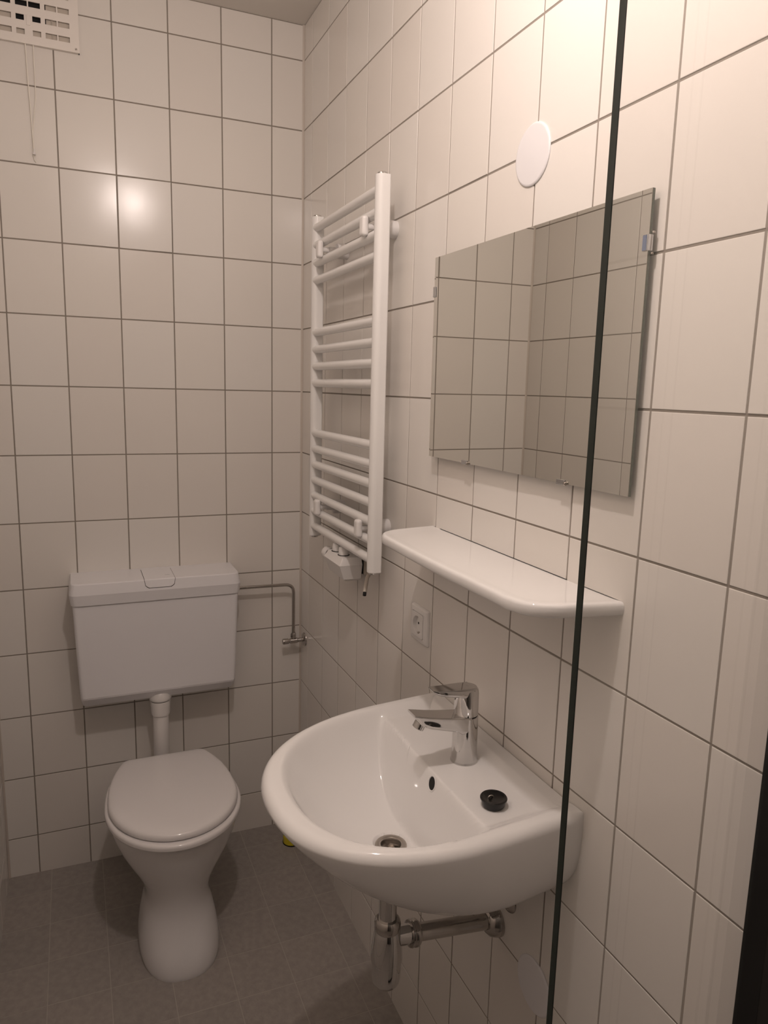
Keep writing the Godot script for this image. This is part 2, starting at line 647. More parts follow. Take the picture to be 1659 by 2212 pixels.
func washbasin() -> void:
	var o := thing("washbasin", "white ceramic washbasin with rounded front hung on the right wall", "washbasin", Vector3(0, 0, 0))
	var angles := PackedFloat32Array()
	var n := 220
	for k in n:
		angles.append(TAU * k / n)
	for corner in [atan2(basin_mid(0.0) + 0.247 - DZ, -DX), atan2(basin_mid(0.0) - 0.247 - DZ, -DX) + TAU]:   # the two corners at the wall
		angles.append(corner)
	angles.sort()
	var dirs := []
	var reach := []
	for a in angles:
		dirs.append(Vector2(cos(a), sin(a)))
		reach.append(basin_edge(cos(a), sin(a)))
	var rings := []
	# the outlet, then out over the bowl and the rim
	var hole := 0.0165
	for y in [0.7575, 0.773]:
		rings.append(_basin_ring(dirs, func(_k, d): return Vector3(DX + d.x * hole, y, DZ + d.y * hole)))
	var m := 84
	for i in m + 1:
		var t := float(i) / m
		rings.append(_basin_ring(dirs, func(k, d):
			var roll := 0.004 if DX + d.x * reach[k] > -0.002 else 0.017
			var r := lerpf(hole + 0.001, reach[k] - roll, t)
			var x: float = DX + d.x * r
			var z: float = DZ + d.y * r
			var y := basin_top(x, z)
			if r < 0.03:
				y = minf(y, 0.7755)
			return Vector3(x, y, z)))
	for i in range(1, 7):
		var a := PI / 2 * i / 6
		rings.append(_basin_ring(dirs, func(k, d):
			var roll := 0.004 if DX + d.x * reach[k] > -0.002 else 0.017
			var r: float = reach[k] - roll * (1 - sin(a))
			var rim := basin_top(DX + d.x * (reach[k] - roll), DZ + d.y * (reach[k] - roll))
			return Vector3(DX + d.x * r, rim - roll * (1 - cos(a)), DZ + d.y * r)))
	# the apron: slants in towards the bottom, more from the front than from the sides, and rounds under
	for i in range(1, 21):
		var q := sin(PI / 2 * i / 20)
		rings.append(_basin_ring(dirs, func(k, d):
			var roll := 0.004 if DX + d.x * reach[k] > -0.002 else 0.017
			var rim := basin_top(DX + d.x * (reach[k] - roll), DZ + d.y * (reach[k] - roll)) - roll
			var under := pow(maxf(0.0, 1.0 - pow(q, 5.0)), 0.2)
			var mid := basin_mid(DX + d.x * reach[k])
			var x: float = (DX + d.x * reach[k]) * (1.0 - 0.325 * pow(q, 1.175)) * lerpf(0.1, 1.0, under)
			var z: float = (DZ + d.y * reach[k] - mid) * (1.0 - 0.0985 * pow(q, 2.79)) * lerpf(0.5, 1.0, under)
			return Vector3(x, rim - (rim - 0.7557) * q, mid + z)))
	var t := Tris.new()
	t.loft(rings, true, false, true)
	put("basin", t, M.ceramic, o, 75.0)
	# chrome waste in the bottom of the bowl
	var w := put("waste_flange", lathe([[0.016, -0.03], [0.016, -0.004], [0.018, 0.0012], [0.021, 0.0026], [0.0255, 0.0024], [0.0275, 0.0006], [0.028, -0.002]], 48, true), M.steel, o)
	w.position = Vector3(DX, 0.7765, DZ)
	var c := put("waste_strainer", lathe([[0.0, -0.012], [0.006, -0.011], [0.0075, -0.014], [0.016, -0.016], [0.016, -0.022]], 32), M.steel, w)
	c.position = Vector3.ZERO
	for k in 4:
		var b := put("strainer_bar", rbox(Vector3(0.028, 0.003, 0.0035), 0.001, 2), M.chrome_worn, w)
		b.position = Vector3(0, -0.013, 0)
		b.rotation.y = PI / 4 * k
	# overflow: a dark oval opening with a softened lip in the back slope of the bowl
	var slant := atan2(1.0, 4.0)
	var ov := Transform3D(Basis(Vector3.BACK, PI / 2 - slant) , Vector3(-0.1608, 0.8885, 1.3215))
	var lip := Tris.new()
	var lr := []
	for q in [[1.28, 0.0], [1.16, 0.0012], [1.02, 0.0006], [0.98, -0.006]]:
		lr.append(ring_of(func(a): return Vector3(0.0112 * q[0] * cos(a), q[1], 0.0098 * q[0] * sin(a)), 32))
	lip.loft(lr, true, false, false)
	put("overflow_lip", lip.moved(ov), M.ceramic, o, 75.0)
	var hole_rings := []
	for q in [[0.99, 0.0002], [0.98, -0.004], [0.9, -0.005]]:
		hole_rings.append(ring_of(func(a): return Vector3(0.0112 * q[0] * cos(a), -q[1] * 0.0 + q[1] , 0.0098 * q[0] * sin(a)), 32))
	var hole_t := Tris.new()
	hole_t.loft(hole_rings, true, true, true)
	put("overflow_opening", hole_t.moved(ov), M.dark, o)


func _basin_ring(dirs: Array, f: Callable) -> PackedVector3Array:
	var r := PackedVector3Array()
	for k in dirs.size():
		r.append(f.call(k, dirs[k]))
	return r


func basin_tap() -> void:
	var o := thing("basin_tap", "chrome single-lever mixer tap on the washbasin ledge", "tap", Vector3(-0.083, 0.9025, 1.292))
	put("tap_body", lathe([[0.0245, 0.0], [0.0245, 0.003], [0.0232, 0.006], [0.0225, 0.03], [0.0222, 0.08], [0.0222, 0.086], [0.0205, 0.0875]], 48), M.chrome, o)
	# spout: a flat-topped arm that rises a little and thins to the tip
	var rings := []
	for q in [[0.0, 0.058, 0.089, 0.0215], [-0.016, 0.058, 0.090, 0.0212], [-0.026, 0.0645, 0.0915, 0.0205], [-0.05, 0.0705, 0.095, 0.0195], [-0.075, 0.077, 0.0995, 0.0185], [-0.092, 0.0845, 0.1035, 0.0175], [-0.101, 0.095, 0.1056, 0.0165], [-0.107, 0.1035, 0.1072, 0.0155]]:
		var r := PackedVector3Array()
		for p in rounded([[-q[3], q[1], minf(0.008, (q[2] - q[1]) * 0.45)], [q[3], q[1], minf(0.008, (q[2] - q[1]) * 0.45)], [q[3], q[2], 0.0022], [-q[3], q[2], 0.0022]], 4):
			r.append(Vector3(q[0], p.y, p.x))
		rings.append(r)
	var t := Tris.new()
	t.loft(rings)
	var sp := put("spout", t, M.chrome, o, 50.0)
	put("aerator", rod(Vector3(-0.088, 0.088, 0), Vector3(-0.0945, 0.0765, 0), 0.0105, 24, 0.001), M.chrome, sp)
	put("aerator_screen", rod(Vector3(-0.0943, 0.0768, 0), Vector3(-0.0947, 0.0761, 0), 0.0085, 24), M.shade_gap, sp)
	# lever: a cap that runs out into a flat blade over the spout
	var lv := put("lever_cap", lathe([[0.0195, 0.0885], [0.0213, 0.0895], [0.0217, 0.1], [0.0214, 0.128], [0.0203, 0.1355], [0.017, 0.1395], [0.001, 0.141]], 48), M.chrome, o)
	var lr := []
	for q in [[0.008, 0.124, 0.1405, 0.019], [-0.012, 0.124, 0.1412, 0.0195], [-0.026, 0.1275, 0.1415, 0.0185], [-0.045, 0.131, 0.1422, 0.0165], [-0.058, 0.1345, 0.1432, 0.0145], [-0.067, 0.1385, 0.1442, 0.0125], [-0.071, 0.142, 0.1448, 0.0105]]:
		var r := PackedVector3Array()
		for p in rounded([[-q[3], q[1], (q[2] - q[1]) * 0.4], [q[3], q[1], (q[2] - q[1]) * 0.4], [q[3], q[2], (q[2] - q[1]) * 0.3], [-q[3], q[2], (q[2] - q[1]) * 0.3]], 4):
			r.append(Vector3(q[0], p.y, p.x))
		lr.append(r)
	var b := Tris.new()
	b.loft(lr)
	put("lever", b, M.chrome, o, 50.0)
	put("joint_ring", lathe([[0.0208, 0.0865], [0.0208, 0.0895]], 40), M.shade_gap, o)


func bottle_trap() -> void:
	var o := thing("bottle_trap", "chrome bottle trap under the washbasin with a pipe to the wall", "trap", Vector3(-0.227, 0.0, 1.3))
	put("tailpiece", rod(Vector3(0, 0.6, 0), Vector3(0, 0.75, 0), 0.016, 32), M.chrome, o)
	put("top_nut", lathe([[0.0165, 0.634], [0.019, 0.634], [0.0225, 0.630], [0.0235, 0.624], [0.0235, 0.615], [0.0215, 0.611]], 40), M.chrome_worn, o)
	put("trap_body", lathe([[0.0205, 0.614], [0.0225, 0.61], [0.0245, 0.60], [0.0275, 0.575], [0.0285, 0.556], [0.0285, 0.552], [0.0255, 0.549]], 48), M.chrome, o)
	var p := [[0.0262, 0.552], [0.0268, 0.545], [0.0262, 0.52]]
	for k in 7:
		var a := PI / 2 * k / 6
		p.append([0.006 + 0.019 * cos(a), 0.513 - 0.014 * sin(a)])
	put("trap_cup", lathe(p, 48), M.chrome, o)
	var a0 := Vector3(0.02, 0.592, 0.0)
	var a1 := Vector3(0.224, 0.565, 0.0)
	var d := (a1 - a0).normalized()
	put("outlet_stub", rod(Vector3(0.0, 0.594, 0), a0 + d * 0.03, 0.0175, 32), M.chrome, o)
	put("outlet_nut", lathe([[0.0165, 0.0], [0.0225, 0.001], [0.0235, 0.004], [0.022, 0.007], [0.0235, 0.010], [0.0235, 0.015], [0.021, 0.018], [0.0165, 0.0185]], 40).moved(along(a0 + d * 0.022, a1)), M.chrome_worn, o)
	put("wall_pipe", rod(a0 + d * 0.02, a1, 0.0155, 32), M.chrome_worn, o)
	put("wall_flange", lathe([[0.016, 0.024], [0.02, 0.024], [0.026, 0.019], [0.03, 0.009], [0.031, 0.0], [0.016, 0.0]], 40).moved(Transform3D(Basis(Vector3.BACK, PI / 2), Vector3(0.2265, 0.565, 0))), M.chrome_worn, o)


func drain_plug() -> void:
	var o := thing("drain_plug", "small round black rubber plug lying on the basin ledge", "plug", Vector3(-0.111, 0.9035, 1.438))
	put("plug_body", lathe([[0.0165, 0.0], [0.0185, 0.003], [0.0195, 0.011], [0.0215, 0.0125], [0.0217, 0.0145], [0.0205, 0.016], [0.0165, 0.0155], [0.013, 0.0135], [0.0005, 0.013]], 48), M.rubber, o)
	var p := PackedVector3Array()
	for k in 13:
		var a := PI * k / 12
		p.append(Vector3(0.0045 * cos(a) - 0.003, 0.0125 + 0.0035 * sin(a), -0.004))
	put("pull_loop", tube(p, 0.0011, 10), M.steel, o)


# ------------------------------------------------------------------ toilet
func toilet() -> void:
	var cx := -0.485
	var cz := 0.4
	var o := thing("toilet", "white floor-standing toilet with its lid closed", "toilet", Vector3(cx, 0, cz))
	# sections of the bowl: height, half width, back z, front z, squareness
	var prof := [[0.0, 0.106, -0.13, 0.192, 2.5], [0.012, 0.108, -0.13, 0.194, 2.5], [0.03, 0.1075, -0.13, 0.19, 2.5], [0.055, 0.105, -0.13, 0.178, 2.45], [0.085, 0.1, -0.135, 0.166, 2.4], [0.11, 0.0945, -0.138, 0.157, 2.3], [0.135, 0.0885, -0.141, 0.152, 2.2], [0.16, 0.085, -0.145, 0.15, 2.1], [0.19, 0.0895, -0.15, 0.152, 2.05], [0.22, 0.1005, -0.158, 0.158, 2.0], [0.25, 0.1165, -0.168, 0.167, 2.0], [0.28, 0.1335, -0.178, 0.177, 2.0], [0.31, 0.1485, -0.19, 0.187, 2.0], [0.34, 0.160, -0.2, 0.197, 2.0], [0.365, 0.1675, -0.207, 0.203, 2.0], [0.38, 0.1705, -0.21, 0.206, 2.0], [0.385, 0.168, -0.208, 0.203, 2.0]]
	var rings := []
	for s in prof:
		rings.append(ring_of(func(a):
			var c := cos(a)
			var n := sin(a)
			var zc := 0.02
			var half: float = (s[3] - zc) if n > 0 else (zc - s[2])
			var e: float = 2.0 / s[4]
			var p := Vector3(s[1] * signf(c) * pow(absf(c), e), s[0], zc + half * signf(n) * pow(absf(n), e))
			if s[0] < 0.02:
				p.y += floor_y(cx + p.x, cz + p.z)
			return p, 96))
	var t := Tris.new()
	t.loft(rings)
	put("bowl", t, M.ceramic_toilet, o, 75.0)
	# the outlet to the wall and the neck that takes the flush pipe
	var back := Tris.new()
	var br := []
	for q in [[-0.05, 0.17, 0.07], [-0.15, 0.18, 0.066], [-0.25, 0.185, 0.06], [-0.345, 0.185, 0.056], [-0.3985, 0.185, 0.056]]:
		br.append(ring_of(func(a): return Vector3(q[2] * cos(a), q[1] + q[2] * sin(a), q[0]), 40))
	back.loft(br)
	put("outlet", back, M.ceramic_toilet, o, 75.0)
	var shelf := slab(rounded([[-0.115, -0.26, 0.03], [0.115, -0.26, 0.03], [0.16, -0.1, 0.02], [-0.16, -0.1, 0.02]]), 0.3, 0.384, 0.03, 0.012)
	put("rear_shelf", shelf, M.ceramic_toilet, o, 60.0)
	put("flush_inlet", rod(Vector3(0, 0.335, -0.268), Vector3(0, 0.335, -0.245), 0.034, 32, 0.006), M.ceramic_toilet, o)
	# bolt caps at the left and right of the foot
	for p in [[-0.0955, 0.088, 0.03, -1.0], [-0.093, 0.079, 0.075, -1.0], [0.0955, 0.085, 0.06, 1.0]]:
		var c := put("bolt_cap", lathe([[0.0115, -0.008], [0.0115, -0.0005], [0.0105, 0.001], [0.006, 0.0016], [0.0005, 0.0018]], 28), M.ceramic_toilet, o)
		c.position = Vector3(p[0], p[1], p[2])
		c.rotation.z = -p[3] * 1.25
	# seat and lid
	put("seat", slab(lid_outline(1.035, 0.007), 0.3885, 0.4065, 0.0045, 0.0085), M.seat, o, 60.0)
	var lid := Tris.new()
	var lo := lid_outline(0.985, -0.008)
	var lr := []
	var centre := Vector2(0, 0.01)
	for q in [[0.965, 0.4075], [0.97, 0.4095], [0.992, 0.4098], [1.0, 0.413], [0.998, 0.4175], [0.99, 0.4215], [0.975, 0.425], [0.95, 0.4275], [0.9, 0.4295], [0.8, 0.4300], [0.6, 0.4290], [0.35, 0.4282], [0.12, 0.4280]]:
		var r := PackedVector3Array()
		for p in lo:
			var s: Vector2 = centre + (p - centre) * q[0]
			r.append(Vector3(s.x, q[1], s.y))
		lr.append(r)
	lid.loft(lr)
	put("lid", lid, M.seat, o, 60.0)
	for s in [-1.0, 1.0]:
		put("seat_hinge", rod(Vector3(s * 0.055, 0.402, -0.247), Vector3(s * 0.095, 0.402, -0.247), 0.011, 20, 0.003), M.seat, o)


func lid_outline(scale_: float, grow: float) -> PackedVector2Array:
	var pts := PackedVector2Array()
	for k in 49:   # the round front
		var a := PI * k / 48.0
		pts.append(Vector2((0.176 * scale_) * cos(a), 0.0 + (0.214 + grow) * sin(a)))
	# the tapering back
	var tail := [[-0.1755, -0.02], [-0.174, -0.05], [-0.170, -0.09], [-0.162, -0.13], [-0.150, -0.17], [-0.138, -0.2], [-0.128, -0.222], [-0.120, -0.232], [-0.108, -0.237]]
	for p in tail:
		pts.append(Vector2(p[0] * scale_, p[1]))
	tail.reverse()
	for p in tail:
		pts.append(Vector2(-p[0] * scale_, p[1]))
	return pts


func cistern() -> void:
	var o := thing("cistern", "white plastic flush cistern on the back wall above the toilet", "cistern", Vector3(-0.485, 0.59, 0))
	# body: tapers downwards, chamfered lower front edge
	var rings := []
	for q in [[0.0, 0.221, 0.112], [0.004, 0.2245, 0.118], [0.03, 0.2285, 0.1385], [0.036, 0.2292, 0.1405], [0.12, 0.2325, 0.1415], [0.24, 0.237, 0.1425], [0.325, 0.24, 0.143]]:
		var r := PackedVector3Array()
		for p in rounded([[-q[1], 0.0, 0.0], [q[1], 0.0, 0.0], [q[1], q[2], 0.016], [-q[1], q[2], 0.016]], 6):
			r.append(Vector3(p.x, q[0], p.y))
		rings.append(r)
	var t := Tris.new()
	t.loft(rings)
	put("tank", t, M.plastic, o, 14.0)
	put("outlet_dome", lathe([[0.031, -0.0125], [0.0335, -0.010], [0.0345, -0.005], [0.0335, 0.003], [0.030, 0.012], [0.024, 0.019], [0.012, 0.024], [0.0005, 0.025]], 40).moved(Transform3D(Basis(), Vector3(0, 0, 0.1))), M.pipe_plastic, o)
	# lid: vertical lip, sloped front, flat top
	var lr := []
	for q in [[0.322, 0.244, 0.148], [0.3535, 0.248, 0.1527], [0.3552, 0.2479, 0.1525], [0.3835, 0.2425, 0.1458], [0.3852, 0.2418, 0.1442], [0.386, 0.2405, 0.142]]:
		var r := PackedVector3Array()
		for p in rounded([[-q[1], 0.0, 0.0], [q[1], 0.0, 0.0], [q[1], q[2], 0.026], [-q[1], q[2], 0.026]], 8):
			r.append(Vector3(p.x, q[0], p.y))
		lr.append(r)
	var l := Tris.new()
	l.loft(lr)
	var lid := put("tank_lid", l, M.plastic, o, 12.0)
	# flush button let into the lid's top and front, with a dark seam round it
	var bx := 0.004
	for layer in [["button_seam", 0.0448, 0.0, M.shade_gap], ["flush_button", 0.0436, 0.0007, M.plastic]]:
		var w: float = layer[1]
		var up: float = layer[2]
		var e := 0.0012 if up > 0.0 else 0.0
		var b := Tris.new()
		var br := []
		for q in [[0.02, 0.3866, 0.0], [0.1415, 0.3866, 0.0], [0.1445, 0.3858, 0.0], [0.1464, 0.3838, 0.0], [0.1498, 0.3690 + e * 0.5, 0.0025], [0.1509, 0.3645 + e, 0.007], [0.1517, 0.3610 + e, 0.013]]:
			var r := PackedVector3Array()
			r.append(Vector3(bx - w + q[2], q[1] + up, q[0] + up))
			r.append(Vector3(bx + w - q[2], q[1] + up, q[0] + up))
			r.append(Vector3(bx + w - q[2], q[1] - 0.006, q[0] - 0.006))
			r.append(Vector3(bx - w + q[2], q[1] - 0.006, q[0] - 0.006))
			br.append(r)
		b.loft(br)
		var part := put(layer[0], b, layer[3], lid, 25.0)
		if up > 0.0:
			put("button_mark", rbox(Vector3(0.014, 0.0006, 0.0012), 0.0002, 1).moved(Transform3D(Basis(), Vector3(bx + 0.026, 0.3871, 0.105))), M.shade_gap, part)


func flush_pipe() -> void:
	var o := thing("flush_pipe", "white plastic flush pipe between the cistern and the toilet", "pipe", Vector3(-0.485, 0.0, 0.1))
	put("pipe", tube(bent([Vector3(0, 0.575, 0), Vector3(0, 0.335, 0), Vector3(0, 0.335, 0.031)], 0.028), 0.0238, 32), M.pipe_plastic, o)
	put("coupling", lathe([[0.0245, 0.528], [0.0275, 0.529], [0.0288, 0.536], [0.0295, 0.556], [0.0305, 0.558], [0.0305, 0.5735], [0.029, 0.575]], 40), M.pipe_plastic, o)
	put("dark_seam", lathe([[0.029, 0.5735], [0.029, 0.578]], 40), M.shade_gap, o)


func supply_pipe() -> void:
	var o := thing("supply_pipe", "thin chrome water pipe bending from the corner valve to the cistern", "pipe", Vector3(0, 0, 0.048))
	put("pipe", tube(bent([Vector3(-0.2405, 0.9, 0), Vector3(-0.0405, 0.8965, 0), Vector3(-0.0405, 0.712, 0)], 0.03), 0.0055, 16), M.chrome_worn, o)
	put("cistern_nut", lathe([[0.006, 0.0], [0.0095, 0.001], [0.0095, 0.011], [0.007, 0.013], [0.006, 0.016]], 6).moved(along(Vector3(-0.238, 0.9, 0), Vector3(-0.2, 0.9, 0))), M.chrome_worn, o, 20.0)


# an angle valve: rosette on the wall, body, knob; built along -x from the wall
func angle_valve(label: String, at: Vector3, up: bool) -> void:
	var o := thing("angle_valve", label, "valve", at, "chrome angle valves on the right wall")
	var t := Transform3D(Basis(Vector3.BACK, PI / 2), Vector3.ZERO)
	put("rosette", lathe([[0.0235, 0.0002], [0.0235, 0.002], [0.021, 0.005], [0.011, 0.0085], [0.009, 0.0085]], 36).moved(t), M.chrome_worn, o)
	put("valve_body", lathe([[0.0075, 0.004], [0.0075, 0.026], [0.0095, 0.028], [0.0095, 0.052], [0.007, 0.054], [0.006, 0.058]], 28).moved(t), M.chrome_worn, o)
	var s := 1.0 if up else -1.0
	put("outlet_nut", lathe([[0.006, 0.006], [0.006, 0.011], [0.0095, 0.012], [0.0095, 0.024], [0.0075, 0.027], [0.0062, 0.029]], 6).moved(Transform3D(Basis(Vector3.RIGHT, 0.0 if up else PI), Vector3(-0.0405, 0.0, 0))), M.chrome_worn, o, 20.0)
	put("knob", lathe([[0.0085, 0.057], [0.0098, 0.0585], [0.0103, 0.073], [0.0098, 0.0765], [0.0085, 0.078], [0.0005, 0.0785]], 28).moved(t), M.chrome_worn, o)


func angle_valves() -> void:
	angle_valve("chrome angle valve on the right wall feeding the cistern pipe", Vector3(0, 0.6985, 0.048), true)
	angle_valve("chrome angle valve mostly hidden behind the washbasin", Vector3(0, 0.634, 1.338), true)


# ------------------------------------------------------------------ towel radiator
func towel_radiator() -> void:
	var z0 := 0.329
	var z1 := 0.788
	var o := thing("towel_radiator", "white ladder towel radiator on the right wall near the corner", "radiator", Vector3(-0.058, 1.1225, (z0 + z1) / 2))
	var half := (z1 - z0) / 2
	# a D-shaped upright
	var d := PackedVector2Array()
	for k in 13:
		var a := -PI / 2 + PI * k / 12
		d.append(Vector2(-0.0015 - 0.0145 * cos(a), 0.0152 * sin(a)))
	d.append_array(rounded([[0.0155, 0.0152, 0.004], [0.0155, -0.0152, 0.004]], 3) if false else PackedVector2Array([Vector2(0.0125, 0.0152), Vector2(0.0152, 0.0125), Vector2(0.0152, -0.0125), Vector2(0.0125, -0.0152)]))
	for s in [-1.0, 1.0]:
		var p := put("upright", slab(d, 0.0, 0.889, 0.0015, 0.0015, 2).moved(Transform3D(Basis(), Vector3(0, 0, s * half))), M.enamel, o, 40.0)
		put("end_cap", lathe([[0.0115, 0.0], [0.0115, 0.004], [0.0095, 0.0055], [0.0005, 0.0055]], 28).moved(Transform3D(Basis(), Vector3(0, 0.8885, s * half))), M.chrome, p)
		put("end_cap", lathe([[0.0005, -0.005], [0.0105, -0.005], [0.0115, -0.0035], [0.0115, 0.001]], 28).moved(Transform3D(Basis(), Vector3(0, 0.0, s * half))), M.chrome, p)
	for y in [1.982, 1.936, 1.8895, 1.843, 1.7025, 1.656, 1.6095, 1.563, 1.4225, 1.3775, 1.332, 1.287, 1.242, 1.197, 1.152]:
		put("crossbar", rod(Vector3(-0.0035, y - 1.1225, -half), Vector3(-0.0035, y - 1.1225, half), 0.0112, 24), M.enamel, o)
	for b in [[1.9125, 0.413], [1.9125, 0.735], [1.2195, 0.413], [1.2195, 0.735]]:
		var at := Vector3(0, b[0] - 1.1225, b[1] - (z0 + z1) / 2)
		var br := put("wall_bracket", lathe([[0.0195, 0.0002], [0.0195, 0.028], [0.018, 0.031], [0.009, 0.031], [0.009, 0.052]], 32).moved(Transform3D(Basis(Vector3.BACK, PI / 2), at + Vector3(0.058, 0, 0))), M.white_plastic, o)
		put("clip", rbox(Vector3(0.0165, 0.0445, 0.025), 0.0075, 4).moved(Transform3D(Basis(), at + Vector3(-0.0205, 0, 0))), M.white_plastic, br)
		put("clip_post", rod(at + Vector3(0.008, 0, 0), at + Vector3(-0.016, 0, 0), 0.0065, 20), M.white_plastic, br)
	# the valve block under the middle
	var v := put("valve_cover", valve_cover(), M.white_plastic, o, 25.0)
	for z in [-0.028, 0.022]:
		put("riser", lathe([[0.0135, -0.012], [0.0135, 0.001], [0.012, 0.010], [0.0065, 0.014], [0.0055, 0.022]], 24).moved(Transform3D(Basis(), Vector3(0, 0.006, z))), M.white_plastic, v)
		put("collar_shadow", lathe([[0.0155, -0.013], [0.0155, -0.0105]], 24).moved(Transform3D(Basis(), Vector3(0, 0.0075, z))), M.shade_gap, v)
	put("thermostat_head", lathe([[0.012, 0.0], [0.0185, 0.002], [0.0185, 0.016], [0.0165, 0.018], [0.0175, 0.022], [0.0175, 0.034], [0.015, 0.039], [0.0005, 0.04]], 32).moved(along(Vector3(0.002, -0.028, -0.084), Vector3(0.002, -0.028, -0.2))), M.white_plastic, o)
	put("head_collar", lathe([[0.0105, 0.0], [0.0175, 0.0], [0.0175, 0.004], [0.0105, 0.004]], 32).moved(along(Vector3(0.002, -0.028, -0.08), Vector3(0.002, -0.028, -0.2))), M.shade_gap, o)
	put("cover_gap_shade", rbox(Vector3(0.008, 0.036, 0.1), 0.001, 1).moved(Transform3D(Basis(), Vector3(0.041, -0.034, 0.002))), M.dark, o)  # black block standing in for the shade between cover and wall
	put("wall_rosette", rbox(Vector3(0.0135, 0.042, 0.114), 0.003, 2).moved(Transform3D(Basis(), Vector3(0.0512, -0.034, 0.002))), M.vent_slat, o)
	for z in [-0.028, 0.022]:
		put("wall_connection", rod(Vector3(0.03, -0.045, z), Vector3(0.057, -0.045, z), 0.0085, 20), M.white_plastic, v)
	put("feed_pipe", tube(bent([Vector3(0.056, -0.03, 0.11), Vector3(0.03, -0.035, 0.12), Vector3(0.014, -0.075, 0.142)], 0.015), 0.005, 12), M.vent_slat, o)
	put("feed_pipe_tip", rod(Vector3(0.0145, -0.074, 0.1415), Vector3(0.0115, -0.082, 0.147), 0.0045, 12), M.dark, o)


func valve_cover() -> Tris:   # a faceted hood, seen from its front lower corner
	var rings := []
	for q in [[-0.0685, -0.05, 0.05, -0.004, 0.036], [-0.0625, -0.056, 0.057, -0.012, 0.037], [-0.024, -0.064, 0.064, -0.026, 0.038], [-0.010, -0.059, 0.059, -0.018, 0.037], [-0.005, -0.056, 0.056, -0.016, 0.036]]:
		var r := PackedVector3Array()
		for p in rounded([[q[3], q[1], 0.003], [q[3], q[2], 0.003], [q[4], q[2], 0.002], [q[4], q[1], 0.002]], 2):
			r.append(Vector3(p.x, q[0], p.y))
		rings.append(r)
	var t := Tris.new()
	t.loft(rings)
	return t


# ------------------------------------------------------------------ things on the right wall
func wall_mirror() -> void:
	# the near end hangs a little closer to the wall than the far end
	var o := thing("wall_mirror", "frameless rectangular mirror held by small clips on the right wall", "mirror", Vector3(-0.0165, 1.6155, 1.279))
	o.rotation = Vector3(0, deg_to_rad(0.6), 0.0025)
	var hz := 0.296
	var hy := 0.198
	put("glass", box(Vector3(0.0008, -hy, -hz), Vector3(0.005, hy, hz)), M.mirror_edge, o)
	put("mirror_face", box(Vector3(0.0, -hy, -hz + 0.0042), Vector3(0.0007, hy, hz)), M.silver, o)
	put("edge_strip", box(Vector3(0.0, -hy, -0.0021), Vector3(0.0006, hy, 0.0021)).moved(Transform3D(Basis(Vector3.UP, 0.03), Vector3(0, 0, -hz + 0.0021))), M.silver, o)  # slightly turned mirror strip that doubles the far edge line
	# two clips at the sides, two below
	for s in [-1.0, 1.0]:
		var clip := Tris.new()
		clip.join(rbox(Vector3(0.0018, 0.0205, 0.0085), 0.0008, 2).moved(Transform3D(Basis(), Vector3(-0.0011, 0.1315, s * (hz - 0.0042)))))
		clip.join(rbox(Vector3(0.008, 0.0205, 0.0022), 0.0008, 2).moved(Transform3D(Basis(), Vector3(0.002, 0.1315, s * (hz + 0.0012)))))
		var m := put("mirror_clip", clip, M.clip_front, o)
		for e in [-1.0, 1.0]:
			put("clip_screw", rod(Vector3(0.0065, 0.1315 + e * 0.0115, s * (hz + 0.001)), Vector3(0.0065, 0.1315 + e * 0.0145, s * (hz + 0.001)), 0.0022, 12, 0.0008), M.steel, m)
		if s > 0.0:
			var blue_face := put("blue_plate", rbox(Vector3(0.0004, 0.019, 0.0072), 0.0002, 1).moved(Transform3D(Basis(), Vector3(-0.0022, 0.1315, s * (hz - 0.0045)))), M.clip_blue, m)  # thin blue-grey plate over the front of this clip
			blue_face.set_meta("label", "blue grey front of the clip")
	for z in [-0.147, 0.149]:
		var clip := Tris.new()
		clip.join(rbox(Vector3(0.0018, 0.0065, 0.02), 0.0008, 2).moved(Transform3D(Basis(), Vector3(-0.0011, -hy + 0.0025, z))))
		clip.join(rbox(Vector3(0.0095, 0.0022, 0.02), 0.0008, 2).moved(Transform3D(Basis(), Vector3(0.0025, -hy - 0.0012, z))))
		var m := put("mirror_clip", clip, M.clip_front, o)
		put("clip_screw", rod(Vector3(-0.0015, -hy + 0.0005, z + 0.0105), Vector3(-0.0015, -hy + 0.0005, z + 0.0145), 0.003, 14, 0.001), M.steel, m)


func soap_shelf() -> void:
	var o := thing("wall_shelf", "white ceramic shelf with rounded front corners below the mirror", "shelf", Vector3(0, 1.241, 1.2705))
	var h := 0.3015
	var plan := rounded([[0.0, -h, 0.0], [0.0, h, 0.0], [-0.144, h - 0.026, 0.062], [-0.1515, 0.0, 0.1], [-0.144, -h + 0.026, 0.062]], 10)
	# thin at the front, a little deeper at the wall, with a softly raised lip round a flat top
	var nrm := PackedVector2Array()
	var n := plan.size()
	for k in n:
		var d := (plan[(k + 1) % n] - plan[(k + n - 1) % n]).normalized()
		nrm.append(Vector2(d.y, -d.x))
	var area := 0.0
	for k in n:
		area += plan[k].cross(plan[(k + 1) % n])
	var sg := 1.0 if area > 0 else -1.0
	var rings := []
	for q in [[0.05, 0.0052], [0.02, 0.0045], [0.008, 0.0046], [0.0025, 0.0068], [0.0006, 0.0105], [0.0, 0.0155], [0.0003, 0.0205], [0.0018, 0.0238], [0.0045, 0.0255], [0.008, 0.0258], [0.016, 0.0254], [0.024, 0.0248], [0.05, 0.0246]]:
		var r := PackedVector3Array()
		for k in n:
			var p: Vector2 = plan[k] - nrm[k] * (sg * float(q[0]))
			if plan[k].x > -0.004:
				p = Vector2(-0.0002, clampf(plan[k].y, -h + q[0], h - q[0]))
			r.append(Vector3(p.x, q[1], p.y))
		rings.append(r)
	var t := Tris.new()
	t.loft(rings)
	put("shelf_board", t, M.ceramic, o, 60.0)


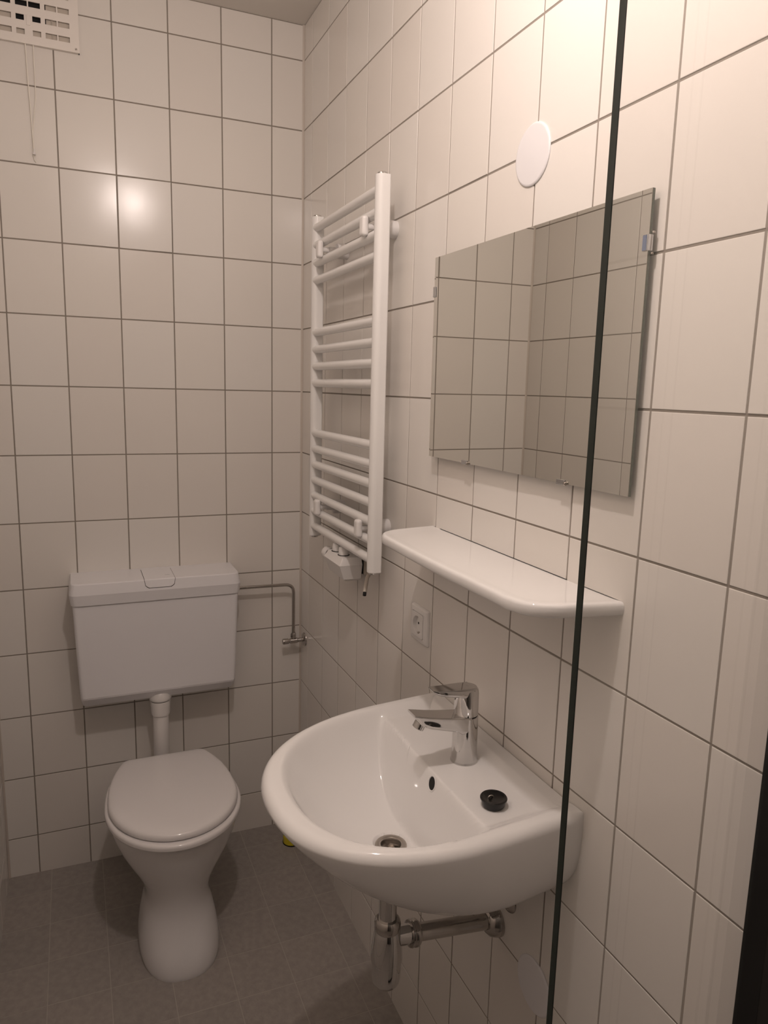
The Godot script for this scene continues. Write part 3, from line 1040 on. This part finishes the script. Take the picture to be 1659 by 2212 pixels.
func wall_socket() -> void:
	var o := thing("wall_socket", "white power socket on the right wall below the shelf", "socket", Vector3(0, 1.035, 0.9395))
	put("frame", socket_frame(), M.white_plastic, o, 25.0)
	var ins := Tris.new()
	var ir := []
	for q in [[0.0, -0.0098], [0.0, -0.0118], [0.0009, -0.0125]]:
		var h: float = 0.0275 - q[0]
		ir.append(ring_of(func(a):   # a rounded square, with points enough to meet the round opening
			var d := Vector2(cos(a), sin(a))
			var k: float = h / pow(pow(absf(d.x), 14.0) + pow(absf(d.y), 14.0), 1.0 / 14.0)
			return Vector3(q[1], d.y * k, d.x * k), 64))
	# the insert's front has a round opening: ring from the square to the circle, then the well
	var sq: PackedVector3Array = ir[2]
	var circ := PackedVector3Array()
	for p in sq:
		var d := Vector2(p.z, p.y).normalized() * 0.0205
		circ.append(Vector3(-0.0125, d.y, d.x))
	var deep := PackedVector3Array()
	for p in circ:
		deep.append(Vector3(-0.0035, p.y * 0.96, p.z * 0.96))
	ir.append(circ)
	ir.append(deep)
	ins.loft(ir, true, false, true)
	var face := put("socket_insert", ins, M.white_plastic, o, 30.0)
	for z in [-0.0095, 0.0095]:
		put("pin_hole", rod(Vector3(-0.0034, 0, z), Vector3(-0.0038, 0, z), 0.0027, 16), M.dark, face)
	for s in [-1.0, 1.0]:
		put("earth_contact", rbox(Vector3(0.006, 0.003, 0.005), 0.001, 2).moved(Transform3D(Basis(), Vector3(-0.0075, s * 0.0185, 0))), M.steel, face)


func socket_frame() -> Tris:
	var rings := []
	for q in [[0.0405, -0.0002], [0.041, -0.003], [0.04, -0.0065], [0.037, -0.0095], [0.0285, -0.0108], [0.0278, -0.0095]]:
		var r := PackedVector3Array()
		for p in rounded([[-q[0], -q[0], 0.004], [q[0], -q[0], 0.004], [q[0], q[0], 0.004], [-q[0], q[0], 0.004]], 3):
			r.append(Vector3(q[1], p.y, p.x))
		rings.append(r)
	var t := Tris.new()
	t.loft(rings, true, false, false)
	return t


func cover_discs() -> void:
	for d in [["white round blanking cover high on the wall above the mirror", Vector3(0, 1.931, 1.2805), 0.048], ["white round blanking cover low on the wall below the basin", Vector3(0, 0.531, 1.428), 0.049]]:
		var t := lathe([[d[2], 0.0002], [d[2], 0.0016], [d[2] - 0.0012, 0.0028], [d[2] - 0.004, 0.0034], [0.0005, 0.0042]], 64)
		var o := put("cover_disc", t.moved(Transform3D(Basis(Vector3.BACK, PI / 2), Vector3.ZERO)), M.plastic)
		o.position = d[1]
		tag(o, d[0], "cover", "round blanking covers")


func shower_screen() -> void:
	var z := 1.83
	var o := thing("shower_screen", "narrow clear glass shower screen standing out from the right wall", "screen", Vector3(0, 0, z))
	put("pane", box(Vector3(-0.286, 0.0, -0.004), Vector3(-0.004, 2.1, 0.004)), M.pane, o)
	put("polished_edge", rbox(Vector3(0.0012, 2.1, 0.0084), 0.0004, 1).moved(Transform3D(Basis(), Vector3(-0.2866, 1.05, 0))), M.glass_edge, o)
	put("wall_channel", rbox(Vector3(0.022, 2.1, 0.03), 0.001, 1).moved(Transform3D(Basis(), Vector3(-0.0112, 1.05, 0.0145))), M.black_profile, o)
	put("lower_rail", rbox(Vector3(0.28, 0.02, 0.012), 0.001, 1).moved(Transform3D(Basis(), Vector3(-0.145, 0.0, 0))), M.black_profile, o)


# ------------------------------------------------------------------ back wall and floor
func ventilation_grille() -> void:
	var cx := -0.7637
	var o := thing("ventilation_grille", "white plastic ventilation grille with pull strings high on the back wall", "grille", Vector3(cx, 2.434, 0))
	# the plate is put together round its slots
	var w := 0.1235
	var h := 0.164
	var rows := [0.0215, 0.056, 0.0905, 0.125]
	var slot := 0.0138
	var cols := []
	for g in [-0.0705, 0.0, 0.0705]:
		cols.append([g - 0.0298, g - 0.0016])
		cols.append([g + 0.0016, g + 0.0298])
	var plate := Tris.new()
	var ys := [0.0]
	for r in rows:
		ys.append(r)
		ys.append(r + slot)
	ys.append(h)
	for k in range(0, ys.size() - 1):
		var y0: float = ys[k]
		var y1: float = ys[k + 1]
		if k % 2 == 0:
			plate.join(box(Vector3(-w, y0, 0.0085), Vector3(w, y1, 0.012)))
		else:
			var low: bool = k < 4   # the two lower rows have a solid middle, where the toggle slides
			var c := cols.duplicate(true)
			if low:
				c[2][1] = -0.0102
				c[3][0] = 0.0098
			var x := -w
			for q in c:
				plate.join(box(Vector3(x, y0, 0.0085), Vector3(q[0], y1, 0.012)))
				x = q[1]
			plate.join(box(Vector3(x, y0, 0.0085), Vector3(w, y1, 0.012)))
	for side in [[-w, -w + 0.003, 0.0, h], [w - 0.003, w, 0.0, h], [-w, w, 0.0, 0.003], [-w, w, h - 0.003, h]]:
		plate.join(box(Vector3(side[0], side[2], 0.0002), Vector3(side[1], side[3], 0.0086)))
	put("face_plate", plate, M.vent_plastic, o, 20.0)
	# the closing slide behind it, part open: pale where shut, the dark duct where open
	put("duct_opening", box(Vector3(-w + 0.005, 0.005, 0.0004), Vector3(w - 0.005, h - 0.005, 0.001)), M.dark, o)
	put("closing_slide", box(Vector3(-w + 0.004, 0.006, 0.003), Vector3(w - 0.006, 0.052, 0.0045)), M.vent_slide, o)
	put("closing_slide", box(Vector3(0.043, 0.052, 0.003), Vector3(w - 0.006, h - 0.006, 0.0045)), M.vent_slide, o)
	put("closing_slide", box(Vector3(-w + 0.004, 0.052, 0.003), Vector3(-0.036, 0.09, 0.0045)), M.vent_slide, o)
	for k in [0.056]:
		put("slide_rib", box(Vector3(k, 0.008, 0.0045), Vector3(k + 0.003, 0.09, 0.0075)), M.vent_slat, o)
	put("toggle", rbox(Vector3(0.0095, 0.0245, 0.003), 0.0012, 2).moved(Transform3D(Basis(), Vector3(-0.0002, 0.0575, 0.0122))), M.vent_plastic, o)
	for p in [[w - 0.0085, 0.008], [-w + 0.0085, 0.008], [w - 0.0085, h - 0.008], [-w + 0.0085, h - 0.008]]:
		var s := put("screw", rod(Vector3(p[0], p[1], 0.0115), Vector3(p[0], p[1], 0.0128), 0.0032, 18, 0.0006), M.steel, o)
		put("screw_slot", rbox(Vector3(0.0045, 0.0009, 0.0006), 0.0002, 1).moved(Transform3D(Basis(Vector3.BACK, 0.7), Vector3(p[0], p[1], 0.0129))), M.dark, s)
	# two pull strings: the longer one carries a small bell
	var a := PackedVector3Array([Vector3(-0.0105, 0.004, 0.008), Vector3(-0.0095, -0.03, 0.009), Vector3(-0.0085, -0.09, 0.010), Vector3(-0.0055, -0.16, 0.010), Vector3(-0.0035, -0.235, 0.010), Vector3(-0.0025, -0.262, 0.010)])
	put("pull_string", tube(a, 0.0014, 8), M.string_cord, o)
	put("string_bell", lathe([[0.0014, 0.0], [0.002, -0.006], [0.0036, -0.012], [0.0042, -0.016], [0.0005, -0.016]], 18).moved(Transform3D(Basis(), Vector3(-0.0022, -0.26, 0.010))), M.white_plastic, o)
	var b := PackedVector3Array([Vector3(0.0088, 0.004, 0.008), Vector3(0.0085, -0.04, 0.009), Vector3(0.009, -0.085, 0.009), Vector3(0.0085, -0.13, 0.008), Vector3(0.003, -0.17, 0.0065), Vector3(-0.003, -0.225, 0.005), Vector3(-0.004, -0.275, 0.004), Vector3(-0.003, -0.287, 0.003), Vector3(0.001, -0.293, 0.003)])
	put("pull_string", tube(b, 0.0012, 8), M.string_cord, o)


func floor_cap() -> void:
	var x := -0.063
	var z := 0.118
	var o := thing("floor_cap", "yellow round cap standing on the floor in the corner behind the basin", "cap", Vector3(x, floor_y(x, z), z))
	put("cap_body", lathe([[0.028, 0.0], [0.03, 0.004], [0.03, 0.026], [0.027, 0.03], [0.0005, 0.0315]], 40), M.yellow, o)
	put("cap_foot", lathe([[0.0312, -0.0005], [0.0318, 0.001], [0.0312, 0.0035], [0.029, 0.0035]], 40), M.rubber, o)
